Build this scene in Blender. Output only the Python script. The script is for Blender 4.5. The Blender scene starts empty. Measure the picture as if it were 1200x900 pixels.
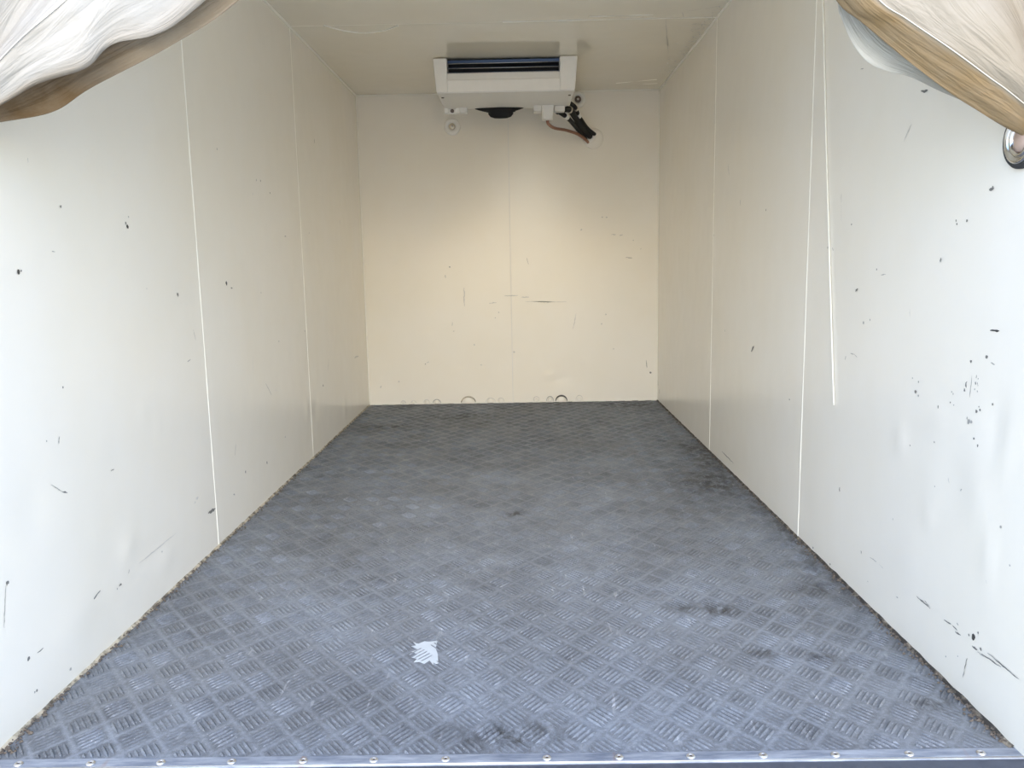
import bpy, math, random
from mathutils import Vector, Matrix, noise

random.seed(7)
scene = bpy.context.scene
col = scene.collection

# ------------------------------------------------------------------ camera
WX, HZ, LY = 0.9, 1.863, 3.652          # half width, height and length of the cargo box, metres
cam_data = bpy.data.cameras.new('camera')
cam = bpy.data.objects.new('camera', cam_data)
col.objects.link(cam)
scene.camera = cam
cam_data.sensor_width = 36.0
cam_data.lens = 940.63 / 1200.0 * 36.0
cam_data.clip_start = 0.02
pitch, yaw, roll = 0.1467, -0.0112, -0.0184
fw = Vector((math.sin(yaw) * math.cos(pitch), math.cos(yaw) * math.cos(pitch), -math.sin(pitch)))
rt = Vector((math.cos(yaw), -math.sin(yaw), 0.0))
up = rt.cross(fw)
r2 = rt * math.cos(roll) + up * math.sin(roll)
u2 = up * math.cos(roll) - rt * math.sin(roll)
cam.matrix_world = Matrix(((r2.x, u2.x, -fw.x, 0.0507), (r2.y, u2.y, -fw.y, -1.2971),
                           (r2.z, u2.z, -fw.z, 0.8492), (0, 0, 0, 1)))

# ------------------------------------------------------------------ sky, sun, exposure
world = bpy.data.worlds.new('sky'); scene.world = world
world.use_nodes = True
wn = world.node_tree; wn.nodes.clear()
w_out = wn.nodes.new('ShaderNodeOutputWorld')
w_bg = wn.nodes.new('ShaderNodeBackground')
w_sky = wn.nodes.new('ShaderNodeTexSky')
w_sky.sky_type = 'NISHITA'
w_sky.sun_disc = False            # the sun itself is veiled: no direct beam falls into the box
w_sky.sun_elevation = math.radians(36)
w_sky.sun_rotation = math.radians(178)
w_sky.air_density = 1.0
w_sky.dust_density = 1.2
w_sky.ozone_density = 1.0
w_bg.inputs['Strength'].default_value = 0.34
wn.links.new(w_sky.outputs[0], w_bg.inputs[0])
wn.links.new(w_bg.outputs[0], w_out.inputs[0])

scene.view_settings.view_transform = 'Standard'
scene.view_settings.look = 'None'
scene.view_settings.gamma = 1.0
scene.view_settings.exposure = 0.95
scene.view_settings.use_curve_mapping = False
scene.cycles.max_bounces = 16
scene.cycles.diffuse_bounces = 12
scene.cycles.glossy_bounces = 6
scene.cycles.use_denoising = True

# ------------------------------------------------------------------ helpers
class MB:
    """collects shapes that become one mesh object"""
    def __init__(s): s.v = []; s.f = []; s.uv = {}
    def add(s, vs, fs):
        n = len(s.v); s.v += [tuple(v) for v in vs]; s.f += [tuple(n + i for i in f) for f in fs]
        return n
    def box(s, x0, x1, y0, y1, z0, z1):
        s.hexa([(x0, y0, z0), (x1, y0, z0), (x1, y1, z0), (x0, y1, z0), (x0, y0, z1), (x1, y0, z1), (x1, y1, z1), (x0, y1, z1)])
    def hexa(s, vs):
        s.add(vs, [(3, 2, 1, 0), (4, 5, 6, 7), (0, 1, 5, 4), (1, 2, 6, 5), (2, 3, 7, 6), (3, 0, 4, 7)])
    def tube(s, pts, r, n=10, cap=True):
        pts = [Vector(p) for p in pts]; rings = []
        nrm = None
        for i, p in enumerate(pts):
            t = (pts[min(i + 1, len(pts) - 1)] - pts[max(i - 1, 0)]).normalized()
            if nrm is None:
                a = Vector((0, 0, 1)) if abs(t.z) < .9 else Vector((1, 0, 0))
                nrm = t.cross(a).normalized()
            else:
                nrm = (nrm - t * nrm.dot(t)).normalized()
            b = t.cross(nrm)
            rr = r[i] if isinstance(r, (list, tuple)) else r
            rings.append([p + (nrm * math.cos(2 * math.pi * k / n) + b * math.sin(2 * math.pi * k / n)) * rr for k in range(n)])
        base = s.add([v for q in rings for v in q], [])
        for i in range(len(pts) - 1):
            for k in range(n):
                a = base + i * n + k; b = base + i * n + (k + 1) % n
                s.f.append((a, b, b + n, a + n))
        if cap:
            s.f.append(tuple(base + k for k in reversed(range(n))))
            s.f.append(tuple(base + (len(pts) - 1) * n + k for k in range(n)))
    def lathe(s, prof, origin, axis, n=32, cap=True):
        """prof: (radius, height along axis)"""
        ax = Vector(axis).normalized(); a = Vector((0, 0, 1)) if abs(ax.z) < .9 else Vector((1, 0, 0))
        e1 = ax.cross(a).normalized(); e2 = ax.cross(e1); o = Vector(origin)
        base = s.add([o + ax * h + (e1 * math.cos(2 * math.pi * k / n) + e2 * math.sin(2 * math.pi * k / n)) * r for r, h in prof for k in range(n)], [])
        for i in range(len(prof) - 1):
            for k in range(n):
                a = base + i * n + k; b = base + i * n + (k + 1) % n
                s.f.append((a, b, b + n, a + n))
        if cap:
            s.f.append(tuple(base + (len(prof) - 1) * n + k for k in range(n)))
            s.f.append(tuple(base + k for k in reversed(range(n))))
    def grid(s, rows):
        n = len(rows[0]); base = s.add([v for r in rows for v in r], [])
        for i in range(len(rows) - 1):
            for k in range(n - 1):
                a = base + i * n + k
                s.f.append((a, a + 1, a + n + 1, a + n))
    def build(s, name, m, parent=None, smooth=False, bevel=0.0):
        me = bpy.data.meshes.new(name)
        me.from_pydata(s.v, [], s.f); me.update()
        if isinstance(m, str): m = M[m]
        me.materials.append(m)
        if smooth: me.polygons.foreach_set('use_smooth', [True] * len(me.polygons))
        o = bpy.data.objects.new(name, me); col.objects.link(o)
        if parent: o.parent = parent
        if bevel:
            b = o.modifiers.new('bevel', 'BEVEL'); b.width = bevel; b.segments = 2; b.limit_method = 'ANGLE'
        return o

def tag(o, label=None, cat=None, group=None, kind=None):
    for k, v in (('label', label), ('category', cat), ('group', group), ('kind', kind)):
        if v: o[k] = v
    return o
def empty(name, loc=(0, 0, 0)):
    o = bpy.data.objects.new(name, None); col.objects.link(o); o.location = loc; o.empty_display_size = .1
    return o
def catmull(pts, n):
    pts = [Vector(p) for p in pts]; out = []
    m = len(pts) - 1
    for i in range(n):
        t = i / (n - 1) * m; k = min(int(t), m - 1); f = t - k
        p0, p1, p2, p3 = pts[max(k - 1, 0)], pts[k], pts[k + 1], pts[min(k + 2, m)]
        out.append(0.5 * ((2 * p1) + (p2 - p0) * f + (2 * p0 - 5 * p1 + 4 * p2 - p3) * f * f + (3 * p1 - p0 - 3 * p2 + p3) * f ** 3))
    return out

# ------------------------------------------------------------------ materials
M = {}
class NT:
    def __init__(s, name):
        s.m = bpy.data.materials.new(name); s.m.use_nodes = True
        s.t = s.m.node_tree; s.t.nodes.clear()
        s.out = s.t.nodes.new('ShaderNodeOutputMaterial')
        s.bs = s.t.nodes.new('ShaderNodeBsdfPrincipled')
        s.t.links.new(s.bs.outputs[0], s.out.inputs[0])
        s.co = s.t.nodes.new('ShaderNodeNewGeometry').outputs['Position']
        M[name] = s.m
    def L(s, a, b): s.t.links.new(a, b)
    def val(s, sock, v):
        if hasattr(v, 'node'): s.L(v, sock)
        else: sock.default_value = v
    def noise(s, scale, detail=3, rough=.6, vec=None, dist=0.0, col_=False):
        n = s.t.nodes.new('ShaderNodeTexNoise'); n.inputs['Scale'].default_value = scale
        n.inputs['Detail'].default_value = detail; n.inputs['Roughness'].default_value = rough; n.inputs['Distortion'].default_value = dist
        s.L(vec or s.co, n.inputs['Vector']); return n.outputs['Color' if col_ else 'Fac']
    def ramp(s, v, a, b, x=0.0, y=1.0):
        n = s.t.nodes.new('ShaderNodeMapRange'); s.L(v, n.inputs[0])
        for i, q in zip((1, 2, 3, 4), (a, b, x, y)): n.inputs[i].default_value = q
        return n.outputs[0]
    def math(s, op, a, b=None, c=None):
        n = s.t.nodes.new('ShaderNodeMath'); n.operation = op
        for i, q in enumerate((a, b, c)):
            if q is not None: s.val(n.inputs[i], q)
        return n.outputs[0]
    def mix(s, f, a, b):
        n = s.t.nodes.new('ShaderNodeMix'); n.data_type = 'RGBA'
        s.val(n.inputs[0], f)
        for i, q in ((6, a), (7, b)):
            s.val(n.inputs[i], q if hasattr(q, 'node') else (*q, 1))
        return n.outputs[2]
    def scaled(s, v):
        n = s.t.nodes.new('ShaderNodeVectorMath'); n.operation = 'MULTIPLY'; s.L(s.co, n.inputs[0]); n.inputs[1].default_value = v
        return n.outputs[0]
    def sep(s):
        n = s.t.nodes.new('ShaderNodeSeparateXYZ'); s.L(s.co, n.inputs[0]); return n.outputs
    def set(s, **k):
        for a, v in k.items():
            a = {'color': 'Base Color', 'rough': 'Roughness', 'metal': 'Metallic', 'ior': 'IOR', 'spec': 'Specular IOR Level', 'coat': 'Coat Weight'}.get(a, a)
            if isinstance(v, tuple): v = (*v, 1)
            s.val(s.bs.inputs[a], v)
        return s
    def bump(s, h, strength=.3, dist=.001):
        n = s.t.nodes.new('ShaderNodeBump'); n.inputs['Strength'].default_value = strength; n.inputs['Distance'].default_value = dist
        s.L(h, n.inputs['Height']); s.L(n.outputs[0], s.bs.inputs['Normal'])

def plain(name, color, rough=.5, metal=0.0, vary=.12, scale=30.0):
    n = NT(name)
    f = n.noise(scale, 3)
    n.set(color=n.mix(f, tuple(c * (1 - vary) for c in color), tuple(min(1, c * (1 + vary)) for c in color)), rough=rough, metal=metal)
    return n

# cream wall paint: slightly wavy, with soft yellowing and smears
def wall_paint(name, base, rough):
    n = NT(name)
    big = n.ramp(n.noise(1.7, 4), .35, .7)
    sm = n.ramp(n.noise(11, 3, .5, vec=n.scaled((1, 1, .35)), dist=.6), .4, .9)
    c = n.mix(big, base, tuple(a * b for a, b in zip(base, (.985, .97, .93))))
    c = n.mix(n.math('MULTIPLY', sm, .10), c, tuple(a * .93 for a in base))
    n.set(color=c, rough=rough)
    n.bump(n.noise(45, 3), .06, .002)
wall_paint('wall_paint', (.935, .90, .83), .24)
wall_paint('ceiling_paint', (.86, .815, .70), .075)
plain('sealant', (.93, .91, .83), .45, 0, .04)
n = NT('skirting')
n.set(color=n.mix(n.ramp(n.noise(35, 5, .7), .42, .62), (.60, .54, .42), (.10, .085, .065)), rough=.8); n.bump(n.noise(120, 4), .6, .004)
n = NT('skirting_dark')
n.set(color=n.mix(n.ramp(n.noise(30, 5, .7), .5, .72), (.05, .045, .04), (.42, .37, .29)), rough=.8); n.bump(n.noise(120, 4), .6, .004)
plain('grit', (.13, .11, .09), .9, 0, .6, 90)
for i, g in enumerate((.62, .40, .20, .06)):
    plain('scuff_%d' % i, (g * 1.02, g, g * .95), .7, 0, .25, 200)
plain('outer_skin', (.75, .75, .75), .5)
plain('concrete', (.76, .69, .56), .9, 0, .15, 3)

# dirty tread plate
PX, PY, AX, AY = .082, .101, -.139, .218      # lattice of the tread pads
n = NT('tread_plate')
x, y, z = n.sep()
u = n.math('MULTIPLY', n.math('SUBTRACT', x, AX), 1 / PX)
v = n.math('MULTIPLY', n.math('SUBTRACT', y, AY), 1 / PY)
def tri(q):                                     # 0 at a pad centre, 1 on the bare line between pads
    fr = n.math('ABSOLUTE', n.math('SUBTRACT', n.math('FRACT', n.math('ADD', q, .5)), .5))
    return n.math('MULTIPLY', fr, 2.0)
d = n.math('MAXIMUM', tri(n.math('ADD', u, v)), tri(n.math('SUBTRACT', u, v)))
pad = n.math('MULTIPLY', n.ramp(n.math('ADD', d, n.math('MULTIPLY_ADD', n.noise(40, 3, .6), .24, -.12)), .76, 1.0, 1.0, 0.0), n.ramp(n.noise(3.1, 4, .6), .34, .62, .40, 1.0))
cloud = n.ramp(n.noise(2.3, 5, .6), .35, .68)
patchy = n.ramp(n.noise(9, 5, .7), .35, .68)
c = n.mix(cloud, (.285, .325, .385), (.205, .222, .245))
c = n.mix(n.math('MULTIPLY', pad, n.math('MULTIPLY_ADD', patchy, .50, .30)), c, (.070, .076, .086))
c = n.mix(n.math('MULTIPLY', n.ramp(n.noise(75, 5, .8), .46, .66), .50), c, (.085, .088, .09))
c = n.mix(n.math('MULTIPLY', n.ramp(n.noise(120, 4, .8), .52, .70), .30), c, (.50, .54, .59))
stain = None
for sx, sy, rx, ry, k in ((.80, 1.75, .14, .22, 1), (.86, 2.15, .10, .40, .9), (.88, 1.2, .05, .9, .7), (.53, .58, .06, .035, 1), (.45, .60, .05, .03, .8), (.69, .34, .05, .03, .8), (.84, .14, .07, .03, .8), (.58, .36, .05, .025, .8),
                          (-.30, 3.21, .25, .12, .8), (-.62, 2.95, .22, .10, .7), (.03, 1.38, .04, .035, .9), (.02, .06, .11, .05, 1), (.82, .70, .05, .05, .7), (.70, 3.5, .25, .2, .8), (0, 3.6, .9, .10, .6), (-.10, 2.4, .30, .25, .25)):
    a = n.math('POWER', n.math('MULTIPLY', n.math('SUBTRACT', x, sx), 1 / rx), 2.0)
    b = n.math('POWER', n.math('MULTIPLY', n.math('SUBTRACT', y, sy), 1 / ry), 2.0)
    g = n.math('MULTIPLY', n.math('EXPONENT', n.math('MULTIPLY', n.math('ADD', a, b), -1.0)), k)
    stain = g if stain is None else n.math('MAXIMUM', stain, g)
sn = n.ramp(n.noise(14, 6, .75, vec=n.scaled((2.2, 1.3, 1)), dist=.4), .40, .58)
c = n.mix(n.math('MULTIPLY', stain, n.math('MULTIPLY', sn, .95)), c, (.030, .028, .026))
speck = n.ramp(n.noise(260, 2, .5), .70, .76)
c = n.mix(n.math('MULTIPLY', speck, .6), c, (.75, .77, .80))
scr = n.ramp(n.noise(26, 4, .6, vec=n.scaled((2.2, .35, 1)), dist=.3), .64, .72)
c = n.mix(n.math('MULTIPLY', scr, .28), c, (.62, .64, .67))
n.set(color=c, rough=n.ramp(n.noise(18, 4), .3, .7, .42, .66), metal=.15)
n.bump(n.noise(130, 4, .75), .6, .002)

n = NT('edge_metal')
c = n.mix(n.ramp(n.noise(22, 5, .7, vec=n.scaled((.35, 2.5, 1))), .35, .66), (.42, .46, .53), (.17, .20, .26))
rust = n.ramp(n.noise(7, 5, .7, vec=n.scaled((1, .3, 1))), .60, .70)
c = n.mix(n.math('MULTIPLY', rust, .8), c, (.32, .20, .14))
n.set(color=c, rough=.55, metal=.35); n.bump(n.noise(90, 4), .4, .0015)
plain('bright_metal', (.72, .70, .68), .35, .9, .15)
plain('sill_steel', (.10, .115, .15), .45, .5, .3)
plain('chrome', (.80, .80, .81), .10, 1.0, .05)
plain('black_rubber', (.035, .037, .04), .6, 0, .3)
plain('black_plastic', (.004, .004, .004), .7, 0, .3)
plain('unit_plastic', (.93, .91, .87), .38, 0, .03)
plain('unit_grey', (.80, .79, .76), .45, 0, .03)  # unit plastic made greyer: the underside's shade is put into its colour
plain('white_plastic', (.96, .95, .91), .35, 0, .04)
plain('bolt_steel', (.16, .13, .12), .35, .6, .3)
plain('louver_blue', (.012, .035, .085), .18, .3, .2)
plain('coil_dark', (.006, .008, .012), .5, 0, .3)
plain('hose_black', (.005, .005, .005), .7, 0, .3)
plain('pipe_copper', (.34, .17, .11), .45, .35, .2)
plain('brass_fitting', (.72, .66, .55), .3, .7, .2)
plain('lamp_glass', (.62, .47, .40), .2, .3, .15)
plain('cord_white', (.97, .95, .86), .5, 0, .03)
plain('foil', (.58, .64, .69), .45, .1, .15)

# dirty translucent curtain; the stain follows the hem along the cloth's own v coordinate
def cloth(name, base, hem0, hem1, stain_col, amount, u0, u1):
    n = NT(name)
    uv = n.t.nodes.new('ShaderNodeUVMap'); uv.uv_map = 'UVMap'
    sp = n.t.nodes.new('ShaderNodeSeparateXYZ'); n.L(uv.outputs[0], sp.inputs[0])
    hem = n.ramp(n.math('ADD', sp.outputs[1], n.math('MULTIPLY_ADD', n.noise(9, 4), .06, -.03)), hem0, hem1, 1.0, 0.0)
    cl = n.ramp(n.noise(5, 5, .65, dist=.5), .42, .75)
    c = n.mix(n.math('MULTIPLY', cl, .45), base, tuple(a * b for a, b in zip(base, (.80, .72, .58))))
    blot = n.math('MULTIPLY', n.ramp(n.noise(16, 4, .6), .3, .7, .7, 1.0), n.ramp(sp.outputs[0], u0, u1, 1.0, .5))
    cb = n.t.nodes.new('ShaderNodeCombineXYZ'); n.L(n.math('MULTIPLY', sp.outputs[0], 5.0), cb.inputs[0]); n.L(n.math('MULTIPLY', sp.outputs[1], 26.0), cb.inputs[1])
    folds = n.noise(1.0, 3, .55, vec=cb.outputs[0], dist=.9)
    c = n.mix(n.math('MULTIPLY', hem, n.math('MULTIPLY', blot, amount)), c, stain_col)
    n.set(color=c, rough=.5)
    n.bump(n.math('ADD', folds, n.math('MULTIPLY', n.noise(30, 3, .6, dist=.8), .25)), .40, .012)
    tr = n.t.nodes.new('ShaderNodeBsdfTranslucent'); n.L(c, tr.inputs[0])
    ms = n.t.nodes.new('ShaderNodeMixShader'); ms.inputs[0].default_value = .30
    n.L(n.bs.outputs[0], ms.inputs[1]); n.L(tr.outputs[0], ms.inputs[2]); n.L(ms.outputs[0], n.out.inputs[0])
cloth('curtain_cloth_a', (.50, .49, .47), .00, .06, (.30, .22, .13), .8, .30, .48)
cloth('curtain_cloth_b', (.41, .37, .31), .18, .21, (.34, .23, .105), .95, 2, 3)
cloth('curtain_lining', (.60, .595, .55), -.2, -.1, (.4, .3, .2), 0.0, 2, 3)
plain('thread', (.60, .57, .50), .6, 0, .1)
cloth('curtain_hem', (.50, .44, .35), 2.0, 3.0, (.175, .105, .04), 1.0, .34, .50)
plain('frame_metal', (.38, .38, .39), .5, .4, .15)

# ------------------------------------------------------------------ outside ground
g = MB(); g.box(-40, 40, -45, 40, -1.05, -.95)
tag(g.build('ground', 'concrete'), kind='structure')

# ------------------------------------------------------------------ walls, ceiling
def surface_panel(fn, a0, a1, b0, b1, dents, res=.02, wav=.0012, flip=False):
    """a gently wavy skin between two seams; fn(a, b, h) gives the point h in front of the wall plane"""
    na, nb = max(2, int((a1 - a0) / res)), max(2, int((b1 - b0) / res))
    rows = []
    for i in range(na + 1):
        a = a0 + (a1 - a0) * i / na; r = []
        for j in range(nb + 1):
            b = b0 + (b1 - b0) * j / nb
            h = wav * noise.noise((a * 2.3, b * 2.3, a0 * 7)) + .0004 * noise.noise((a * 14, b * 14, 3))
            for da, db, ra, rb, k in dents:
                q = ((a - da) / ra) ** 2 + ((b - db) / rb) ** 2
                if q < 9: h += k * math.exp(-q)
            edge = min(a - a0, a1 - a, b - b0, b1 - b)
            h *= min(1, edge / .04)
            r.append(fn(a, b, h))
        rows.append(r)
    if flip: rows = rows[::-1]
    m = MB(); m.grid(rows)
    # skirt closing the panel against the backing
    def back(a, b): return fn(a, b, -.0045)
    for (p, q) in (((a0, b0), (a1, b0)), ((a1, b0), (a1, b1)), ((a1, b1), (a0, b1)), ((a0, b1), (a0, b0))):
        m.add([fn(*p, 0), fn(*q, 0), back(*q), back(*p)], [(0, 1, 2, 3)])
    return m

def bead(m, p, q, w, h, nrm, n=24, irregular=0.0):
    """half-round run of sealant from p to q lying on a surface with normal nrm"""
    p, q, nrm = Vector(p), Vector(q), Vector(nrm).normalized()
    d = (q - p).normalized(); s = d.cross(nrm)
    rows = []
    for i in range(n + 1):
        c = p.lerp(q, i / n); k = 1 + irregular * noise.noise(c * 9)
        rows.append([c + s * (w * k * .5 * math.cos(t)) + nrm * (h * k * math.sin(t)) for t in [math.pi * j / 6 for j in range(7)]])
    m.grid(rows)

def mark(m, fn, a1, b1, a2, b2, w, rnd):
    """an irregular scuff: a ragged sliver or blob lying on the wall"""
    L = math.hypot(a2 - a1, b2 - b1)
    if L < 1.5 * w:
        ca, cb = (a1 + a2) / 2, (b1 + b2) / 2; k = 9; ang = rnd.uniform(0, 3)
        pts = []
        for i in range(k):
            t = 2 * math.pi * i / k; r = w * .62 * rnd.uniform(.55, 1.15)
            da, db = r * math.cos(t), r * 1.0 * math.sin(t)
            pts.append((ca + da * math.cos(ang) - db * math.sin(ang), cb + da * math.sin(ang) + db * math.cos(ang)))
        c = [fn(ca, cb, .0016)] + [fn(a, b, .0012) for a, b in pts]
        m.add(c, [(0, i + 1, (i + 1) % k + 1) for i in range(k)])
    else:
        ux, uy = (a2 - a1) / L, (b2 - b1) / L; k = max(4, min(16, int(L / .006)))
        top, bot = [], []
        for i in range(k + 1):
            t = i / k; ww = w * .5 * (math.sin(math.pi * min(1, max(0, t * .94 + .03))) ** .5) * rnd.uniform(.45, 1.1)
            off = rnd.uniform(-.25, .25) * w
            ca, cb = a1 + ux * L * t - uy * off, b1 + uy * L * t + ux * off
            top.append(fn(ca - uy * ww, cb + ux * ww, .0014)); bot.append(fn(ca + uy * ww, cb - ux * ww, .0014))
        m.grid([top, bot])

def marks(parent, fn, data, seed, part='scuff_marks'):
    rnd = random.Random(seed)
    sets = {}
    for a1, b1, a2, b2, w, dk in data:
        k = 0 if dk < .38 else 1 if dk < .65 else 2 if dk < .95 else 3
        mark(sets.setdefault(k, MB()), fn, a1, b1, a2, b2, max(w * 1.08, .0028), rnd)
    for k, m in sorted(sets.items()):
        o = m.build(part, 'scuff_%d' % k, parent); o['kind'] = 'stuff'

fn_left = lambda a, b, h: (-WX + h, a, b)
fn_right = lambda a, b, h: (WX - h, a, b)
fn_back = lambda a, b, h: (a, LY - h, b)
fn_ceil = lambda a, b, h: (a, b, HZ - h)
SEAMS = (1.1, 2.265)
G = .0015
ys = [-.03, SEAMS[0], SEAMS[1], LY]

m = MB(); m.box(-WX - .07, -WX - .004, -.03, LY + .07, -.08, HZ + .07)
wall_left = tag(m.build('wall_left', 'outer_skin'), kind='structure')
m = MB(); m.box(WX + .004, WX + .07, -.03, LY + .07, -.08, HZ + .07)
wall_right = tag(m.build('wall_right', 'outer_skin'), kind='structure')
m = MB(); m.box(-WX - .004, WX + .004, LY + .004, LY + .07, -.08, HZ + .07)
wall_back = tag(m.build('wall_back', 'outer_skin'), kind='structure')
m = MB(); m.box(-WX - .004, WX + .004, -.03, LY + .004, HZ + .004, HZ + .07)
ceiling = tag(m.build('ceiling', 'outer_skin'), kind='structure')

DENT_L = [(.682, .501, .02, .025, .002), (.759, .448, .015, .02, .002), (2.351, .214, .05, .04, -.003), (.55, .197, .04, .03, .003), (.739, .093, .05, .03, .003), (.206, .408, .05, .06, -.002), (.30, .12, .09, .05, .003), (2.2, .23, .03, .04, .003), (2.95, .1, .03, .05, .003), (.45, .9, .2, .2, -.002)]
DENT_R = [(.119, .305, .012, .05, .004), (.334, .313, .02, .02, .003), (2.267, .164, .03, .03, .003), (.086, .524, .02, .05, .003), (.474, .447, .02, .03, .003), (.317, .526, .03, .02, .002), (.114, .549, .03, .05, -.003), (.25, .42, .05, .05, -.002), (.16, .40, .04, .06, .002), (.4, .2, .1, .06, .002)]
DENT_B = [(-.322, .193, .03, .012, .003), (.23, .167, .035, .02, .004), (.453, .249, .02, .03, .003), (.019, .283, .02, .02, .003), (-.527, .42, .04, .03, .002), (.3, .15, .06, .03, -.003), (-.75, .12, .05, .03, -.003)]
for i in range(3):
    surface_panel(fn_left, ys[i] + G, ys[i + 1] - G, 0, HZ, DENT_L).build('wall_panel', 'wall_paint', wall_left, True)
    surface_panel(fn_right, ys[i] + G, ys[i + 1] - G, 0, HZ, DENT_R, flip=True).build('wall_panel', 'wall_paint', wall_right, True)
    surface_panel(fn_ceil, -WX, WX, ys[i] + G, ys[i + 1] - G, [], wav=.0022).build('ceiling_panel', 'ceiling_paint', ceiling, True)
for a, b in ((-WX, -G), (G, WX)):
    surface_panel(fn_back, a, b, 0, HZ, DENT_B).build('wall_panel', 'wall_paint', wall_back, True)
for yy in SEAMS:
    w_ = .0055 if yy < 2 else .004
    m = MB(); bead(m, (-WX, yy, .002), (-WX, yy, HZ - .002), w_, .0016, (1, 0, 0), 60, .5); m.build('joint_sealant', 'sealant', wall_left, True)
    m = MB(); bead(m, (WX, yy, .002), (WX, yy, HZ - .002), w_, .0016, (-1, 0, 0), 60, .5); m.build('joint_sealant', 'sealant', wall_right, True)
    m = MB(); bead(m, (-WX, yy, HZ), (.0, yy, HZ), .003, .0005, (0, 0, -1), 30, .5); bead(m, (.0, yy, HZ), (WX, yy, HZ), .013 if yy > 2 else .006, .0018, (0, 0, -1), 40, .8); m.build('joint_sealant', 'sealant', ceiling, True)
m = MB(); bead(m, (0, LY, .004), (0, LY, HZ), .003, .0006, (0, -1, 0), 40, .3); m.build('joint_sealant', 'unit_grey', wall_back, True)
# smears of sealant and a bent scratch on the ceiling
m = MB(); bead(m, (.62, 3.47, HZ), (.84, 3.40, HZ), .012, .0012, (0, 0, -1), 20, 1.2); bead(m, (.36, 2.22, HZ), (.80, 2.205, HZ), .014, .001, (0, 0, -1), 20, 1.4)
bead(m, (.70, 3.52, HZ), (.86, 3.50, HZ), .010, .0012, (0, 0, -1), 12, 1.2)
m.build('sealant_smear', 'sealant', ceiling, True)
m = MB(); arc = catmull([(-.753, 2.255, HZ - .001), (-.69, 2.33, HZ - .002), (-.612, 2.374, HZ - .002), (-.52, 2.35, HZ - .002), (-.443, 2.28, HZ - .001)], 24)
m.tube(arc, .0028, 6); m.build('curved_scratch', 'sealant', ceiling, True)

MARKS_LEFT = [(0.3,1.073,0.299,1.063,0.002,0.35),(0.398,0.987,0.398,0.987,0.0052,0.8),(0.69,0.983,0.69,0.983,0.0047,0.6),(0.674,0.968,0.674,0.968,0.0058,0.7),(0.681,0.959,0.681,0.959,0.0082,1),(0.349,0.894,0.361,0.894,0.002,0.4),(0.233,0.854,0.233,0.854,0.0077,1),(0.244,0.857,0.238,0.855,0.0038,0.8),(0.939,0.786,0.939,0.786,0.009,0.8),(0.752,0.808,0.757,0.808,0.0036,0.3),(0.967,0.594,0.992,0.599,0.0039,0.6),(0.34,0.614,0.34,0.618,0.0041,0.9),(0.31,0.519,0.305,0.504,0.0028,0.7),(0.265,0.519,0.265,0.519,0.004,0.4),(0.497,0.397,0.513,0.397,0.0031,0.8),(0.263,0.43,0.299,0.405,0.002,0.5),(0.299,0.405,0.318,0.396,0.0037,0.8),(0.1,0.289,0.1,0.289,0.0076,0.8),(0.095,0.286,0.077,0.212,0.0025,0.6),(0.292,0.169,0.293,0.135,0.0042,0.8),(0.406,0.146,0.36,0.135,0.0035,0.8),(0.342,0.13,0.342,0.13,0.0065,0.9),(0.286,0.119,0.335,0.127,0.0038,0.8),(0.23,0.136,0.281,0.141,0.0033,0.8),(0.256,0.127,0.256,0.127,0.0083,0.9),(0.232,0.13,0.262,0.125,0.0041,0.8),(0.487,0.123,0.499,0.123,0.0057,0.8),(0.478,0.119,0.478,0.119,0.0046,0.6),(0.588,0.138,0.807,0.142,0.0024,0.3),(0.54,0.143,0.535,0.134,0.0023,0.4),(0.713,0.122,0.719,0.122,0.005,0.5),(0.136,0.122,0.136,0.122,0.0079,0.9),(0.163,0.12,0.183,0.12,0.003,0.7),(0.265,0.033,0.265,0.033,0.0064,0.6),(0.151,0.052,0.148,0.047,0.0041,0.8),(0.143,0.05,0.143,0.05,0.004,0.6),(2.587,1.456,2.582,1.432,0.0064,0.8),(1.691,1.173,1.691,1.173,0.0067,0.6),(1.74,1.175,1.74,1.175,0.0068,0.8),(1.846,1.141,1.846,1.141,0.007,0.7),(1.642,1.12,1.642,1.12,0.0066,0.3),(1.318,1.23,1.318,1.23,0.006,0.4),(1.319,0.808,1.319,0.808,0.0118,1),(1.37,0.79,1.355,0.794,0.006,0.7),(1.658,0.767,1.667,0.766,0.0053,0.4),(3.052,1.108,3.046,1.081,0.0057,0.4),(2.005,0.982,2.029,0.983,0.0055,0.4),(2.399,1.011,2.399,1.011,0.0061,0.4),(2.807,0.887,2.883,0.887,0.0045,0.3),(1.026,0.682,1.038,0.648,0.0027,0.4),(2.234,0.579,2.234,0.579,0.0078,0.5),(2.587,0.62,2.557,0.557,0.0043,0.35),(3.256,0.344,3.378,0.34,0.0099,0.4),(2.646,0.406,2.616,0.35,0.0052,0.4),(1.529,0.551,1.516,0.486,0.0032,0.3),(1.839,0.571,1.85,0.57,0.007,0.4),(3.688,1.046,3.688,1.046,0.0162,0.8),(3.711,0.373,3.711,0.373,0.0163,0.7),(1.65,0.432,1.712,0.377,0.0033,0.5),(1.768,0.388,1.768,0.388,0.0069,0.3),(2.508,0.294,2.508,0.294,0.0126,0.7),(1.852,0.184,1.852,0.184,0.0071,0.6),(1.608,0.14,1.608,0.14,0.008,0.7),(1.376,0.165,1.376,0.165,0.0074,0.8),(1.302,0.28,1.287,0.243,0.0036,0.5),(1.247,0.124,1.262,0.116,0.006,0.4),(1.032,0.125,1.09,0.123,0.0097,0.75),(0.952,0.194,0.971,0.196,0.0081,0.25),(0.938,0.186,0.95,0.187,0.0054,0.2)]
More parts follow.
